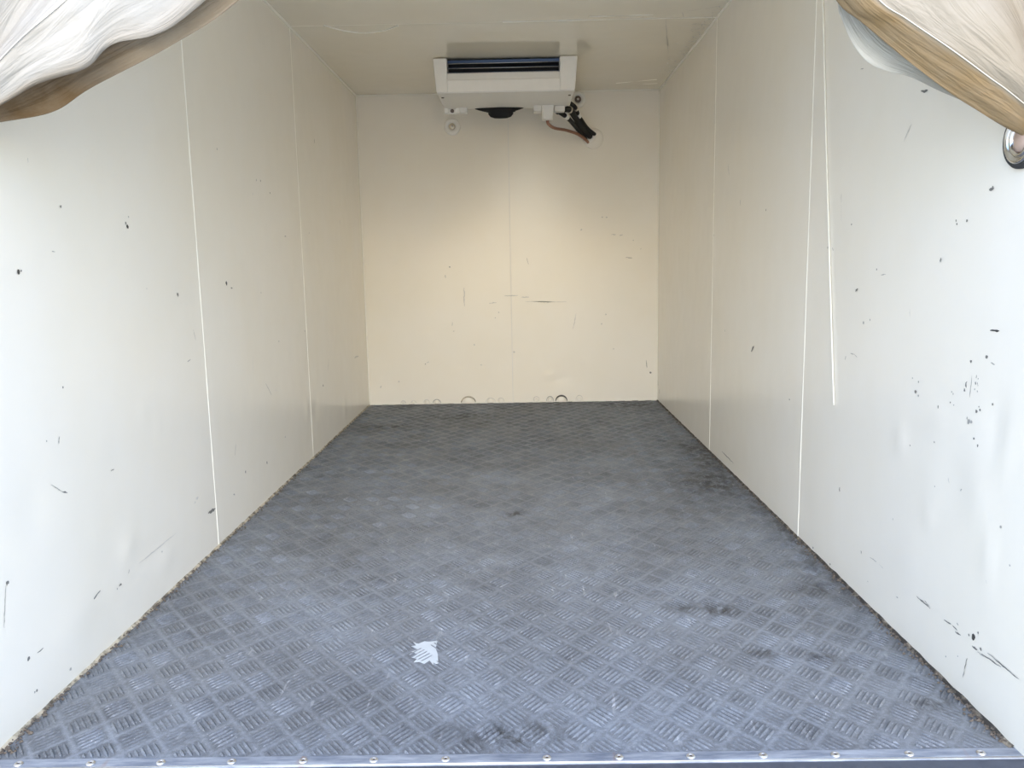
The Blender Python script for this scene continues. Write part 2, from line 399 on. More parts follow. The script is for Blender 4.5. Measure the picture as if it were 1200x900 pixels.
MARKS_RIGHT = [(0.777,1.311,0.757,1.308,0.0024,0.5),(0.463,1.194,0.434,1.19,0.0053,0.9),(0.448,1.188,0.445,1.192,0.0042,0.8),(0.497,1.134,0.528,1.102,0.0034,0.3),(2.035,1.237,2.011,1.188,0.0044,0.5),(1.84,1.081,1.838,1.059,0.0055,0.6),(1.514,1.021,1.514,1.021,0.0063,0.9),(0.864,1.019,0.862,0.997,0.0025,0.4),(0.861,0.991,0.857,0.949,0.0025,0.3),(0.793,0.934,0.788,0.939,0.0048,0.7),(0.941,0.882,0.947,0.882,0.0051,0.5),(0.911,0.881,0.904,0.872,0.004,0.6),(0.19,0.967,0.174,0.969,0.0055,0.9),(0.18,0.972,0.18,0.972,0.0036,0.8),(0.295,0.919,0.295,0.919,0.0038,0.9),(0.294,0.912,0.288,0.913,0.0038,1),(0.257,0.917,0.257,0.917,0.0047,0.9),(0.344,0.849,0.343,0.84,0.0051,0.9),(2.712,1.125,2.712,1.125,0.0061,0.3),(0.633,0.827,0.633,0.821,0.0045,0.7),(0.609,0.811,0.583,0.813,0.0022,0.4),(0.749,0.769,0.734,0.776,0.0057,0.7),(0.695,0.694,0.69,0.694,0.0069,0.5),(0.657,0.703,0.657,0.703,0.0045,0.4),(0.46,0.74,0.458,0.723,0.0021,0.25),(0.157,0.718,0.129,0.719,0.0047,1),(0.165,0.672,0.159,0.666,0.0063,0.9),(0.214,0.657,0.21,0.652,0.0052,0.8),(0.148,0.66,0.135,0.658,0.0018,0.4),(0.79,0.6,0.794,0.589,0.0024,0.8),(0.763,0.61,0.737,0.61,0.0024,0.5),(0.737,0.61,0.721,0.604,0.0024,0.6),(1.612,0.545,1.648,0.52,0.0091,0.8),(2.028,0.571,2.027,0.561,0.0059,0.5),(1.214,0.414,1.214,0.414,0.0057,0.8),(0.418,0.568,0.413,0.561,0.007,0.9),(0.402,0.558,0.402,0.558,0.0041,0.5),(0.432,0.592,0.432,0.592,0.0037,0.4),(0.405,0.588,0.405,0.588,0.0037,0.7),(0.795,0.246,0.794,0.234,0.0065,1.2),(2.036,0.053,1.851,0.047,0.0045,0.8),(0.32,0.552,0.319,0.545,0.0035,0.7),(0.276,0.566,0.273,0.565,0.0038,0.7),(0.263,0.563,0.26,0.562,0.0029,0.6),(0.272,0.587,0.272,0.587,0.0031,0.5),(0.268,0.585,0.265,0.583,0.0027,0.5),(0.222,0.615,0.222,0.603,0.006,0.9),(0.23,0.597,0.224,0.597,0.0056,0.9),(0.205,0.629,0.208,0.586,0.0015,0.6),(0.191,0.632,0.19,0.626,0.0029,0.7),(0.185,0.627,0.184,0.624,0.0027,0.6),(0.192,0.619,0.191,0.613,0.0037,0.8),(0.186,0.619,0.183,0.611,0.0028,0.6),(0.193,0.606,0.193,0.603,0.0028,0.6),(0.185,0.603,0.184,0.601,0.0028,0.6),(0.186,0.565,0.18,0.563,0.0055,0.9),(0.172,0.57,0.172,0.568,0.0046,0.9),(0.176,0.575,0.176,0.574,0.0027,0.7),(0.207,0.547,0.205,0.534,0.0093,0.45),(0.198,0.545,0.197,0.537,0.0056,0.5),(0.213,0.549,0.212,0.543,0.0037,0.4),(0.188,0.513,0.182,0.511,0.0046,0.8),(0.173,0.502,0.17,0.501,0.0041,0.8),(0.134,0.586,0.134,0.586,0.0045,0.8),(0.426,0.444,0.426,0.444,0.0042,0.6),(0.328,0.474,0.324,0.473,0.004,0.4),(0.646,0.124,0.643,0.116,0.0048,0.7),(0.594,0.126,0.557,0.128,0.0028,0.4),(0.543,0.128,0.52,0.126,0.0023,0.3),(0.36,0.125,0.302,0.124,0.0032,0.8),(0.327,0.13,0.305,0.126,0.0025,0.5),(0.247,0.123,0.221,0.126,0.0041,0.8),(0.215,0.127,0.199,0.125,0.0032,0.7),(0.205,0.119,0.184,0.121,0.0036,0.8),(0.201,0.139,0.195,0.136,0.0032,0.6),(0.15,0.137,0.135,0.137,0.0097,1),(0.161,0.135,0.155,0.134,0.0039,0.8),(0.129,0.154,0.129,0.152,0.0034,0.8),(0.145,0.119,0.128,0.119,0.0039,0.8),(0.117,0.129,0.117,0.123,0.005,0.9),(0.114,0.119,0.053,0.124,0.0027,0.7),(0.127,0.116,0.105,0.117,0.0027,0.6),(0.096,0.13,0.048,0.13,0.0023,0.6),(0.074,0.129,0.002,0.129,0.0026,0.75),(0.159,0.087,0.164,0.06,0.0035,0.8),(0.164,0.06,0.168,0.042,0.0024,0.5),(0.233,0.055,0.232,0.05,0.0037,0.6),(0.191,0.076,0.19,0.073,0.003,0.5),(0.146,0.005,0.143,0.003,0.005,0.7),(0.085,0.374,0.083,0.373,0.0043,0.6),(0.051,0.317,0.05,0.314,0.0032,0.6),(0.117,0.264,0.113,0.257,0.0037,0.6),(0.451,0.086,0.442,0.086,0.0036,0.5),(0.602,0.061,0.597,0.061,0.0035,0.5),(0.487,0.26,0.486,0.254,0.0026,0.5),(3.224,0.356,3.193,0.267,0.0148,0.2),(2.25,0.965,2.249,0.961,0.0078,0.5),(3.635,0.132,3.618,0.097,0.0108,0.8),(3.571,0.083,3.57,0.051,0.0106,0.7),(0.97,0.019,0.965,0.01,0.0065,0.9),(0.839,0.016,0.836,0.013,0.0052,0.9),(0.219,0.401,0.214,0.406,0.0029,0.5),(0.265,0.415,0.26,0.405,0.0019,0.3),(0.314,0.385,0.314,0.382,0.003,0.4),(0.085,0.376,0.085,0.371,0.0036,0.5)]
MARKS_BACK = [(-0.372,0.846,-0.372,0.846,0.0106,0.8),(-0.4,0.8,-0.4,0.779,0.0074,0.4),(-0.287,0.72,-0.29,0.605,0.0084,0.4),(0.098,0.894,0.11,0.852,0.0058,0.4),(0.56,1.13,0.56,1.125,0.0106,0.5),(0.586,1.129,0.586,1.124,0.0106,0.5),(0.612,1.022,0.643,1.022,0.0079,0.25),(0.663,1.016,0.684,1.021,0.008,0.2),(0.7,0.885,0.741,0.88,0.0064,0.7),(-0.042,0.665,0.042,0.667,0.0084,0.25),(0.062,0.656,0.11,0.655,0.0084,0.4),(0.086,0.628,0.339,0.622,0.0053,0.5),(0.151,0.626,0.245,0.622,0.0105,0.5),(-0.137,0.623,-0.09,0.625,0.0084,0.2),(-0.081,0.57,-0.076,0.56,0.0105,0.4),(-0.103,0.529,-0.097,0.534,0.0079,0.3),(0.397,0.549,0.378,0.452,0.0053,0.35),(-0.366,0.512,-0.367,0.486,0.0064,0.3),(-0.363,0.454,-0.352,0.454,0.0079,0.35),(-0.233,0.367,-0.233,0.367,0.0106,0.3),(-0.543,0.255,-0.538,0.25,0.0075,0.6),(-0.533,0.261,-0.517,0.266,0.0064,0.5),(-0.712,0.146,-0.707,0.146,0.0108,0.3),(-0.82,0.121,-0.826,0.105,0.0108,0.25),(0.828,0.255,0.834,0.205,0.0064,0.7),(0.855,0.178,0.858,0.17,0.0129,0.9),(0.009,0.321,0.015,0.315,0.0132,0.25),(0.575,0.538,0.585,0.543,0.0106,0.25),(0.548,0.48,0.559,0.485,0.0106,0.2),(0.622,0.326,0.633,0.326,0.008,0.35),(-0.199,0.244,-0.188,0.239,0.008,0.3),(0.741,0.984,0.751,0.989,0.008,0.2),(0.788,0.932,0.798,0.937,0.0053,0.3),(0.426,1.051,0.436,1.061,0.0106,0.2)]
MARKS_CEILING = [(0.685,2.272,0.798,2.829,0.0028,0.45),(0.738,2.183,0.756,2.253,0.0031,0.5),(0.754,2.173,0.806,2.144,0.0031,0.4),(0.786,2.279,0.854,2.26,0.0032,0.4),(0.756,2.362,0.861,2.42,0.0033,0.3),(0.82,2.145,0.879,2.106,0.0027,0.4),(0.814,2.341,0.894,2.372,0.0033,0.4)]
marks(wall_left, fn_left, MARKS_LEFT, 1)
marks(wall_right, fn_right, MARKS_RIGHT, 2)
marks(wall_back, fn_back, [q[:4] + (q[4] * .8, q[5] * .75) for q in MARKS_BACK], 3)
rnd = random.Random(11)
for k in range(130):                              # grime creeping in from the right-hand ceiling corner
    yy = rnd.uniform(2.1, 3.3); xx = .892 - abs(rnd.gauss(0, .035)); an = rnd.uniform(0, 6.3); ln = rnd.uniform(.004, .03)
    MARKS_CEILING.append((xx, yy, min(.895, xx + ln * math.cos(an)), yy + ln * math.sin(an), rnd.uniform(.003, .006), rnd.choice((.3, .5))))
marks(ceiling, fn_ceil, MARKS_CEILING, 4)
# bottom edge of the back wall: half-moon buckles in the sheet
for cx, w_, hgt, dark in ((-.687, .032, .018, 0), (-.622, .034, .016, 0), (-.541, .038, .022, 0), (-.477, .048, .022, 1), (-.279, .088, .036, 2), (-.14, .060, .026, 0), (-.076, .044, .026, 0), (.146, .036, .032, 0), (.231, .044, .030, 1), (.302, .070, .034, 3), (.414, .044, .034, 0)):
    m = MB()
    if cx in (.146,): pts = [(cx + w_ / 2 * math.cos(t), LY - .002, .020 + .016 * math.sin(t)) for t in [2 * math.pi * k / 20 for k in range(21)]]
    else: pts = [(cx + w_ / 2 * math.cos(t), LY - .002, .006 + hgt * math.sin(t)) for t in [math.pi * k / 16 for k in range(17)]]
    m.tube(pts, [(.0016 + .0008 * (dark > 0) + .0020 * (dark > 1)) * (.6 + .6 * math.sin(math.pi * k / (len(pts) - 1))) for k in range(len(pts))], 6)
    m.build('buckled_edge', ('scuff_0', 'scuff_1', 'skirting', 'scuff_3')[dark], wall_back, True)
    m = MB(); m.lathe([(w_ * .36, 0), (w_ * .34, .003), (w_ * .2, .006), (.001, .0075)], (cx, LY - .0005, .010), (0, -1, 0), 16); m.build('sheet_bulge', 'wall_paint', wall_back, True)

# corner beads of sealant
def trim(i, p, q, r, mat='sealant', irr=.25):
    p, q = Vector(p), Vector(q); n_ = 60
    m = MB(); pts = [p.lerp(q, k / n_) for k in range(n_ + 1)]
    m.tube(pts, [r * (1 + irr * noise.noise(v * 8)) for v in pts], 8)
    tag(m.build('trim_%d' % i, mat, None, True), kind='structure')
trim(1, (-WX + .001, 0, HZ - .001), (-WX + .001, LY, HZ - .001), .0065)
trim(2, (WX - .001, 0, HZ - .001), (WX - .001, LY, HZ - .001), .0060)
trim(3, (-WX, LY - .001, HZ - .001), (WX, LY - .001, HZ - .001), .0065)
trim(4, (-WX + .001, LY - .001, 0), (-WX + .001, LY - .001, HZ), .006)
trim(5, (WX - .001, LY - .001, 0), (WX - .001, LY - .001, HZ), .0035)
trim(6, (-WX, LY - .001, .002), (WX, LY - .001, .002), .005)

# dirty skirting beads where the walls meet the floor, with loose grit
for side, sx, mat, r0 in (('left', -1, 'skirting', .0055), ('right', 1, 'skirting_dark', .006)):
    n_ = 220; rows = []
    for k in range(n_ + 1):
        yy = .002 + (LY - .004) * k / n_
        a = r0 * (1 + .5 * noise.noise((yy * 6, sx, 0)) + .5 * noise.noise((yy * 30, sx, 4))); b = r0 * (.9 + .5 * noise.noise((yy * 22, sx, 9)))
        rows.append([(sx * WX, yy, b), (sx * (WX - a * .45), yy, b * .75), (sx * (WX - a), yy, .0004), (sx * (WX - a * 1.3), yy, .0002)])
    m = MB(); m.grid(rows)
    bb = tag(m.build('baseboard_' + side, mat, None, True), kind='structure')
    m = MB(); rnd = random.Random(20 + sx)
    for k in range(520):
        yy = rnd.uniform(.0, 1.0) ** 1.6 * 3.3 + .02; xx = sx * (WX - abs(rnd.gauss(0, .010)) - .003); s = rnd.uniform(.0012, .0042) * (1 if rnd.random() < .85 else 1.6)
        vs = [(xx + s * rnd.uniform(.6, 1.3) * dx, yy + s * rnd.uniform(.6, 1.5) * dy, s * .7 * (1 + dz)) for dx, dy, dz in ((1, 0, -.3), (0, 1, -.2), (-1, 0, -.3), (0, -1, -.2), (0, 0, .9), (0, 0, -1))]
        m.add(vs, [(0, 1, 4), (1, 2, 4), (2, 3, 4), (3, 0, 4), (1, 0, 5), (2, 1, 5), (3, 2, 5), (0, 3, 5)])
    tag(m.build('grit', 'grit', bb), kind='stuff')

# ------------------------------------------------------------------ tread-plate floor
m = MB(); m.box(-WX - .004, WX + .004, 0, LY + .004, -.08, 0)
floor = tag(m.build('floor', 'tread_plate'), kind='structure')
def bar_verts(cx, cy, dx, dy, ln, w, h):
    """one lens-shaped bar: pointed ends, ridge along the middle"""
    px, py = -dy, dx
    b = [(-ln / 2, 0, 0), (-ln * .22, w / 2, 0), (ln * .22, w / 2, 0), (ln / 2, 0, 0), (ln * .22, -w / 2, 0), (-ln * .22, -w / 2, 0), (-ln * .30, 0, h), (ln * .30, 0, h)]
    vs = [(cx + dx * a + px * c, cy + dy * a + py * c, z_ + .0002) for a, c, z_ in b]
    return vs, [(6, 1, 0), (6, 7, 2, 1), (3, 2, 7), (4, 3, 7), (5, 4, 7, 6), (0, 5, 6)]
def pad_clipped(kind, cx, cy):
    """a pad cut off by the edge strip or by a wall"""
    d = Vector((PX / 2, -PY / 2 if kind == 0 else PY / 2)); d.normalize()
    o = Vector((PX / 2, PY / 2 if kind == 0 else -PY / 2)); o.normalize()
    res = MB()
    for k in range(5):
        t = (k - 2) * .0110; ln = .051 - (.004 if k in (0, 4) else 0)
        ok = [q for q in [ln * (i / 24 - .5) for i in range(25)] if abs(cx + o.x * t + d.x * q) < WX - .008 and .005 < cy + o.y * t + d.y * q < LY - .006]
        if len(ok) < 6: continue
        mid = (ok[0] + ok[-1]) / 2
        res.add(*bar_verts(o.x * t + d.x * mid, o.y * t + d.y * mid, d.x, d.y, ok[-1] - ok[0], .0066, .0030))
    return res
def pad_shape(kind):
    d = Vector((PX / 2, -PY / 2 if kind == 0 else PY / 2)); pit = d.length; d.normalize()
    o = Vector((PX / 2, PY / 2 if kind == 0 else -PY / 2)); o.normalize()
    res = MB()
    for k in range(5):
        t = (k - 2) * .0110
        res.add(*bar_verts(o.x * t, o.y * t, d.x, d.y, .051 - (.004 if k in (0, 4) else 0), .0066, .0030))
    return res
spots = []
for kind in (0, 1):
    for i in range(-12, 13):
        for j in range(-6, 40):
            cx = AX + PX * i + (PX / 2 if kind else 0); cy = AY + PY * j - (PY / 2 if kind else 0)
            if abs(cx) < WX + .02 and -.02 < cy < LY + .02: spots.append((cy, cx, kind))
spots.sort()
rnd = random.Random(5)
shapes = [pad_shape(0), pad_shape(1)]
meshes = []
for s in shapes:
    me = bpy.data.meshes.new('tread_pad'); me.from_pydata(s.v, [], s.f); me.materials.append(M['tread_plate']); me.update(); meshes.append(me)
far = MB(); count = 0
for idx, (cy, cx, kind) in enumerate(spots):
    wear = rnd.uniform(.35, 1.15)
    cut = abs(cx) > WX - .040 or cy < .040 or cy > LY - .04
    sh = pad_clipped(kind, cx, cy) if cut else shapes[kind]
    if not sh.v: continue
    count += 1
    if count <= 300:
        me = meshes[kind]
        if cut: me = bpy.data.meshes.new('tread_pad'); me.from_pydata(sh.v, [], sh.f); me.materials.append(M['tread_plate']); me.update()
        o = bpy.data.objects.new('tread_pad', me); col.objects.link(o); o.parent = floor
        o.location = (cx, cy, 0); o.scale = (1, 1, wear)
    else:
        far.add([(cx + a, cy + b, c * wear) for a, b, c in sh.v], sh.f)
tag(far.build('tread_pads', 'tread_plate', floor), kind='stuff')

# edge strip with rivets, and the steel sill below it
m = MB(); m.grid([[(x_, y_, z_) for y_, z_ in ((.002, .0004), (.0005, .0022), (-.021, .0026), (-.0245, .0018), (-.0258, -.001), (-.0258, -.012))] for x_ in [-.9 + 1.8 * k / 40 for k in range(41)]])
strip = tag(m.build('trim_7', 'edge_metal', None, False), kind='structure')
m = MB(); m.tube([(-.9, -.0245, .0018), (.9, -.0245, .0018)], .0011, 6); m.build('rolled_edge', 'bright_metal', strip, True)
rp = None
for x_ in (-.838, -.711, -.588, -.464, -.339, -.216, -.091, .085, .210, .334, .459, .583, .710, .833):
    if rp is None:
        m = MB(); m.lathe([(.0078, 0), (.0076, .0014), (.0055, .0030), (.0036, .0030), (.0030, .0014), (.0005, .0012)], (0, 0, 0), (0, 0, 1), 20)
        rp = m.build('rivet', 'bright_metal', strip, True); o = rp
        m = MB(); m.lathe([(.0028, .0013), (.0022, .0020), (.0004, .0022)], (0, 0, 0), (0, 0, 1), 12); rc = m.build('rivet_core', 'bolt_steel', rp, True)
    else:
        o = rp.copy(); col.objects.link(o); c_ = rc.copy(); col.objects.link(c_); c_.parent = o
    o.location = (x_, -.0145, .0025)
m = MB(); m.box(-.98, .98, -.11, -.0262, -.12, -.0008)
tag(m.build('trim_8', 'sill_steel', None, False, .003), kind='structure')

# metal frame of the rear doorway
for i, (x0, x1, z0, z1) in enumerate(((-1.0, -.912, -.12, HZ + .10), (.912, 1.0, -.12, HZ + .10), (-.912, .912, HZ + .012, HZ + .10))):
    m = MB(); m.box(x0, x1, -.075, -.0305, z0, z1)
    tag(m.build('trim_%d' % (9 + i), 'frame_metal', None, False, .004), kind='structure')

# ------------------------------------------------------------------ refrigeration unit under the ceiling
unit = tag(empty('evaporator_unit', (0, 3.03, HZ)), 'white slimline refrigeration unit hung from the ceiling at the back', 'cooling unit')
def part(m, name, mat, smooth=False, bevel=0.0, parent=unit):
    o = m.build(name, mat, parent, smooth, bevel)
    if parent is unit: o.matrix_parent_inverse = Matrix.Translation((0, -3.03, -HZ))
    return o
ZB = 1.700
def hw(z): return .342 + (.013) * (z - ZB) / (HZ - ZB)     # half width tapers towards the bottom
Y0, Y1 = 2.822, 3.25
def block(m, x0f, x1f, y0, y1, z0, z1):
    f = lambda q, z: q * hw(z) / .355 if abs(q) > .34 else q
    m.hexa([(f(x0f, z0), y0, z0), (f(x1f, z0), y0, z0), (f(x1f, z0), y1, z0), (f(x0f, z0), y1, z0), (f(x0f, z1), y0, z1), (f(x1f, z1), y0, z1), (f(x1f, z1), y1, z1), (f(x0f, z1), y1, z1)])
ZT = HZ - .0035
m = MB(); block(m, -.355, -.286, Y0, Y1, ZB, ZT); part(m, 'end_cap', 'unit_plastic', False, .006)
m = MB(); block(m, .267, .355, Y0, Y1, ZB, ZT); part(m, 'end_cap', 'unit_plastic', False, .006)
m = MB(); block(m, -.286, .267, Y0 + .003, Y0 + .03, ZB, 1.757); part(m, 'front_panel', 'unit_plastic', False, .003)
m = MB(); m.hexa([(-.286, Y0 + .010, 1.756), (.267, Y0 + .010, 1.756), (.267, Y0 + .03, 1.756), (-.286, Y0 + .03, 1.756), (-.286, Y0 + .016, 1.789), (.267, Y0 + .016, 1.789), (.267, Y0 + .04, 1.789), (-.286, Y0 + .04, 1.789)])
part(m, 'outlet_lip', 'unit_plastic')
m = MB(); block(m, -.286, .267, Y0 + .10, Y1, ZB + .004, ZT); part(m, 'coil', 'coil_dark')
m = MB(); m.box(-.286, .267, Y0 + .03, Y0 + .10, ZB + .004, 1.785); part(m, 'inner_tray', 'coil_dark')
for zc, t, h in ((1.847, .004, .020), (1.818, .004, .007), (1.796, .004, .007)):
    m = MB(); m.hexa([(-.286, Y0 + .022, zc - h / 2 - .002), (.267, Y0 + .022, zc - h / 2 - .002), (.267, Y0 + .060, zc - h / 2 + .004), (-.286, Y0 + .060, zc - h / 2 + .004),
                      (-.286, Y0 + .018, zc + h / 2 - .004), (.267, Y0 + .018, zc + h / 2 - .004), (.267, Y0 + .060, zc + h / 2), (-.286, Y0 + .060, zc + h / 2)])
    lv = part(m, 'louver', 'louver_blue', False, .002)
    m = MB(); m.tube([(-.286, Y0 + .019, zc - h / 2 - .001), (.267, Y0 + .019, zc - h / 2 - .001)], .0016, 6); e_ = m.build('louver_edge', 'bright_metal', lv, True)
# drip tray forming the underside, chamfered towards the rear corners
m = MB(); vs = []
for z_, s_ in ((ZB - .006, .985), (ZB + .002, 1.0)):
    vs += [(-.342 * s_, Y0 + .004, z_), (.342 * s_, Y0 + .004, z_), (.342 * s_, Y1 - .10, z_), (.325 * s_, Y1 - .02, z_), (.30 * s_, Y1, z_), (-.30 * s_, Y1, z_), (-.325 * s_, Y1 - .02, z_), (-.342 * s_, Y1 - .10, z_)]
m.add(vs, [tuple(reversed(range(8))), tuple(range(8, 16))] + [(i, (i + 1) % 8, 8 + (i + 1) % 8, 8 + i) for i in range(8)])
part(m, 'drip_tray', 'unit_grey', False, .003)
m = MB(); m.box(-.255, -.214, 3.19, 3.25, 1.668, ZB - .004); part(m, 'tray_foot', 'unit_grey', False, .004)
m = MB(); m.box(.143, .186, 3.17, 3.25, 1.664, ZB - .004); part(m, 'tray_foot', 'unit_grey', False, .004)
m = MB(); m.hexa([(.192, 3.17, 1.620), (.246, 3.17, 1.620), (.246, 3.235, 1.620), (.192, 3.235, 1.620), (.185, 3.165, 1.697), (.253, 3.165, 1.697), (.253, 3.24, 1.697), (.185, 3.24, 1.697)])
part(m, 'drain_boss', 'unit_grey', False, .006)
m = MB(); m.box(.256, .312, 3.19, 3.25, 1.666, ZB - .004); part(m, 'pipe_stub', 'unit_grey', False, .004)
m = MB(); m.box(-.337, -.256, 3.225, 3.235, 1.668, ZB - .003); m.box(-.337, -.318, 3.20, 3.235, 1.668, ZB - .003); m.box(-.275, -.256, 3.20, 3.235, 1.668, ZB - .003); br = part(m, 'mounting_bracket', 'white_plastic', False, .003)
m = MB(); m.lathe([(.010, 0), (.010, .004), (.006, .006), (.001, .006)], (-.297, 3.225, 1.683), (0, -1, 0), 16); m.build('bracket_screw', 'bolt_steel', br, True)
m = MB(); m.lathe([(.134, 0), (.130, .004), (.104, .012), (.082, .018), (.080, .018)], (0, 0, 0), (0, 0, -1), 36); m.v = [(a - .042, 3.232 + b * .20, c + ZB - .005) for a, b, c in m.v]; part(m, 'fan_shroud', 'black_plastic', True)
m = MB(); m.lathe([(.080, .0), (.080, .020), (.068, .023), (.068, .032), (.056, .046), (.035, .053), (.001, .053)], (0, 0, 0), (0, 0, -1), 28); m.v = [(a - .034, 3.232 + b * .36, c + ZB - .005) for a, b, c in m.v]; part(m, 'fan_motor', 'black_plastic', True)
for x_ in (-.32, .32):
    m = MB(); m.lathe([(.007, 0), (.007, .003), (.001, .004)], (x_, Y0 + .10, ZB - .006), (0, 0, -1), 12); part(m, 'tray_screw', 'bolt_steel', True)

# washers on the back wall
def wall_washer(x_, z_, r, label, core):
    root = tag(empty('washer', (x_, LY, z_)), label, 'washer', 'round washers on the back wall')
    m = MB(); m.lathe([(r, 0), (r, .014), (r * .93, .019), (r * .55, .020), (r * .44, .012), (r * .1, .012)], (0, 0, 0), (0, -1, 0), 36); m.build('washer_disc', 'white_plastic', root, True)
    m = MB(); m.lathe([(r * .40, .011), (r * .40, .022), (r * .28, .026), (r * .12, .026), (.001, .025)], (0, 0, 0), (0, -1, 0), 20); b_ = m.build('bolt_head', core, root, True)
    m = MB(); m.lathe([(r * .15, .025), (r * .13, .029), (.001, .0295)], (0, 0, 0), (0, -1, 0), 12); m.build('bolt_tip', 'bright_metal', b_, True)
wall_washer(-.332, 1.670, .048, 'round cream washer with steel bolt, below the left end of the cooling unit', 'brass_fitting')
wall_washer(.415, 1.811, .047, 'round white washer with dark bolt, beside the right end of the cooling unit', 'bolt_steel')
wp = tag(empty('pipe_plate', (.505, LY, 1.589)), 'round cream cover plate where the hoses enter the back wall', 'cover plate')
m = MB(); m.lathe([(.060, 0), (.060, .003), (.056, .0055), (.030, .007), (.001, .007)], (0, 0, 0), (0, -1, 0), 40); m.build('plate_disc', 'wall_paint', wp, True)
m = MB(); m.lathe([(.036, .006), (.034, .010), (.024, .011), (.020, .008), (.001, .008)], (-.022, 0, .012), (0, -1, 0), 28); m.build('grommet', 'white_plastic', wp, True)

def hose(name, pts, r, mat, label, cat, fit=None):
    root = tag(empty(name, pts[0]), label, cat)
    inv = Matrix.Translation(-Vector(pts[0]))
    c = catmull(pts, 28); m = MB(); m.tube(c, r, 12); o = m.build('hose_body' if 'hose' in name else 'pipe_body', mat, root, True); o.matrix_parent_inverse = inv
    if fit:
        for k0, k1, rr, mt in fit:
            m = MB(); m.tube(c[k0:k1], rr, 12); o = m.build('fitting', mt, root, True); o.matrix_parent_inverse = inv
hose('insulated_hose', [(.302, 3.252, 1.684), (.345, 3.30, 1.690), (.385, 3.42, 1.668), (.440, 3.55, 1.625), (.487, 3.648, 1.600)], .0165, 'hose_black', 'thicker black insulated hose running from the cooling unit to the wall', 'hose', [(6, 8, .0185, 'brass_fitting')])
hose('insulated_hose', [(.334, 3.254, 1.722), (.375, 3.34, 1.714), (.405, 3.44, 1.682), (.462, 3.56, 1.634), (.513, 3.648, 1.612)], .0115, 'hose_black', 'thinner black hose with pale collars, rightmost of the hoses behind the cooling unit', 'hose', [(8, 10, .0145, 'brass_fitting'), (12, 15, .0140, 'white_plastic')])
hose('insulated_hose', [(.264, 3.252, 1.682), (.300, 3.28, 1.668), (.340, 3.36, 1.656), (.388, 3.48, 1.632), (.440, 3.60, 1.598), (.459, 3.648, 1.586)], .0125, 'hose_black', 'black hose with a white collar, leftmost of the black hoses behind the cooling unit', 'hose', [(8, 11, .0150, 'white_plastic'), (2, 4, .0165, 'black_rubber')])
hose('drain_pipe', [(.218, 3.205, 1.6185), (.226, 3.24, 1.606), (.262, 3.33, 1.600), (.330, 3.43, 1.604), (.405, 3.54, 1.598), (.455, 3.61, 1.578), (.474, 3.648, 1.566)], .0085, 'pipe_copper', 'thin reddish-brown pipe curving from the unit drain to the wall', 'pipe')

# ------------------------------------------------------------------ curtains tied back at the doorway
def sheet(lines, nlen, per, wr, seed):
    L_ = [catmull(l, nlen) for l in lines]; rows = []
    for k in range(nlen):
        rows.append(catmull([l[k] for l in L_], (len(lines) - 1) * per + 1))
    nv = len(rows[0]); out = []; uv = []
    for i, r in enumerate(rows):
        q = []
        for j, v in enumerate(r):
            t = i / (nlen - 1); f = min(1, t * 8) * min(1, (1 - t) * 8)
            w_ = wr * f * (noise.noise((j * 1.0 * 6 / per * .35 + seed, t * 3.0, seed)) + .5 * noise.noise((j * 6 / per * .9, t * 7.0, seed + 5)))
            q.append((v.x, v.y + w_, v.z)); uv.append((t, j / (nv - 1)))
        out.append(q)
    return out, uv
def cloth_part(name, lines, mat, parent, nlen=90, per=9, wr=.006, seed=1, thick=.0012):
    rows, uv = sheet(lines, nlen, per, wr, seed)
    m = MB(); m.grid(rows); o = m.build(name, mat, parent, True)
    ul = o.data.uv_layers.new(name='UVMap')
    for lp in o.data.loops: ul.data[lp.index].uv = uv[lp.vertex_index]
    s = o.modifiers.new('thickness', 'SOLIDIFY'); s.thickness = thick; s.offset = 0
    return o, rows
def line3(ys_, *xz): return [(a, (ys_ if isinstance(ys_, (int, float)) else ys_[k]), b) for k, (a, b) in enumerate(xz)]
cl = tag(empty('curtain', (-.9, .06, 1.09)), 'dirty white curtain gathered up to the left of the doorway', 'curtain', 'curtains tied back at the doorway')
inv = Matrix.Translation((.9, -.06, -1.09))
A0 = line3((.085, .10, .105, .105, .10, .10, .10, .09, .08), (-.896, 1.092), (-.821, 1.104), (-.732, 1.120), (-.663, 1.158), (-.522, 1.221), (-.403, 1.290), (-.22, 1.45), (-.10, 1.66), (-.05, 1.85))
A1 = line3((.062, .050, .045, .048, .055, .06, .06, .06, .06), (-.896, 1.088), (-.794, 1.117), (-.717, 1.152), (-.641, 1.175), (-.596, 1.212), (-.489, 1.246), (-.30, 1.41), (-.13, 1.63), (-.05, 1.85))
Ah = [A0, line3((.083, .092, .095, .095, .09, .09, .09, .085, .075), (-.896, 1.100), (-.815, 1.122), (-.735, 1.155), (-.668, 1.190), (-.535, 1.250), (-.42, 1.315), (-.235, 1.47), (-.115, 1.67), (-.06, 1.85)),
      line3((.075, .078, .08, .08, .08, .08, .08, .08, .07), (-.896, 1.112), (-.822, 1.150), (-.75, 1.195), (-.685, 1.235), (-.56, 1.30), (-.45, 1.36), (-.26, 1.50), (-.14, 1.68), (-.08, 1.85))]
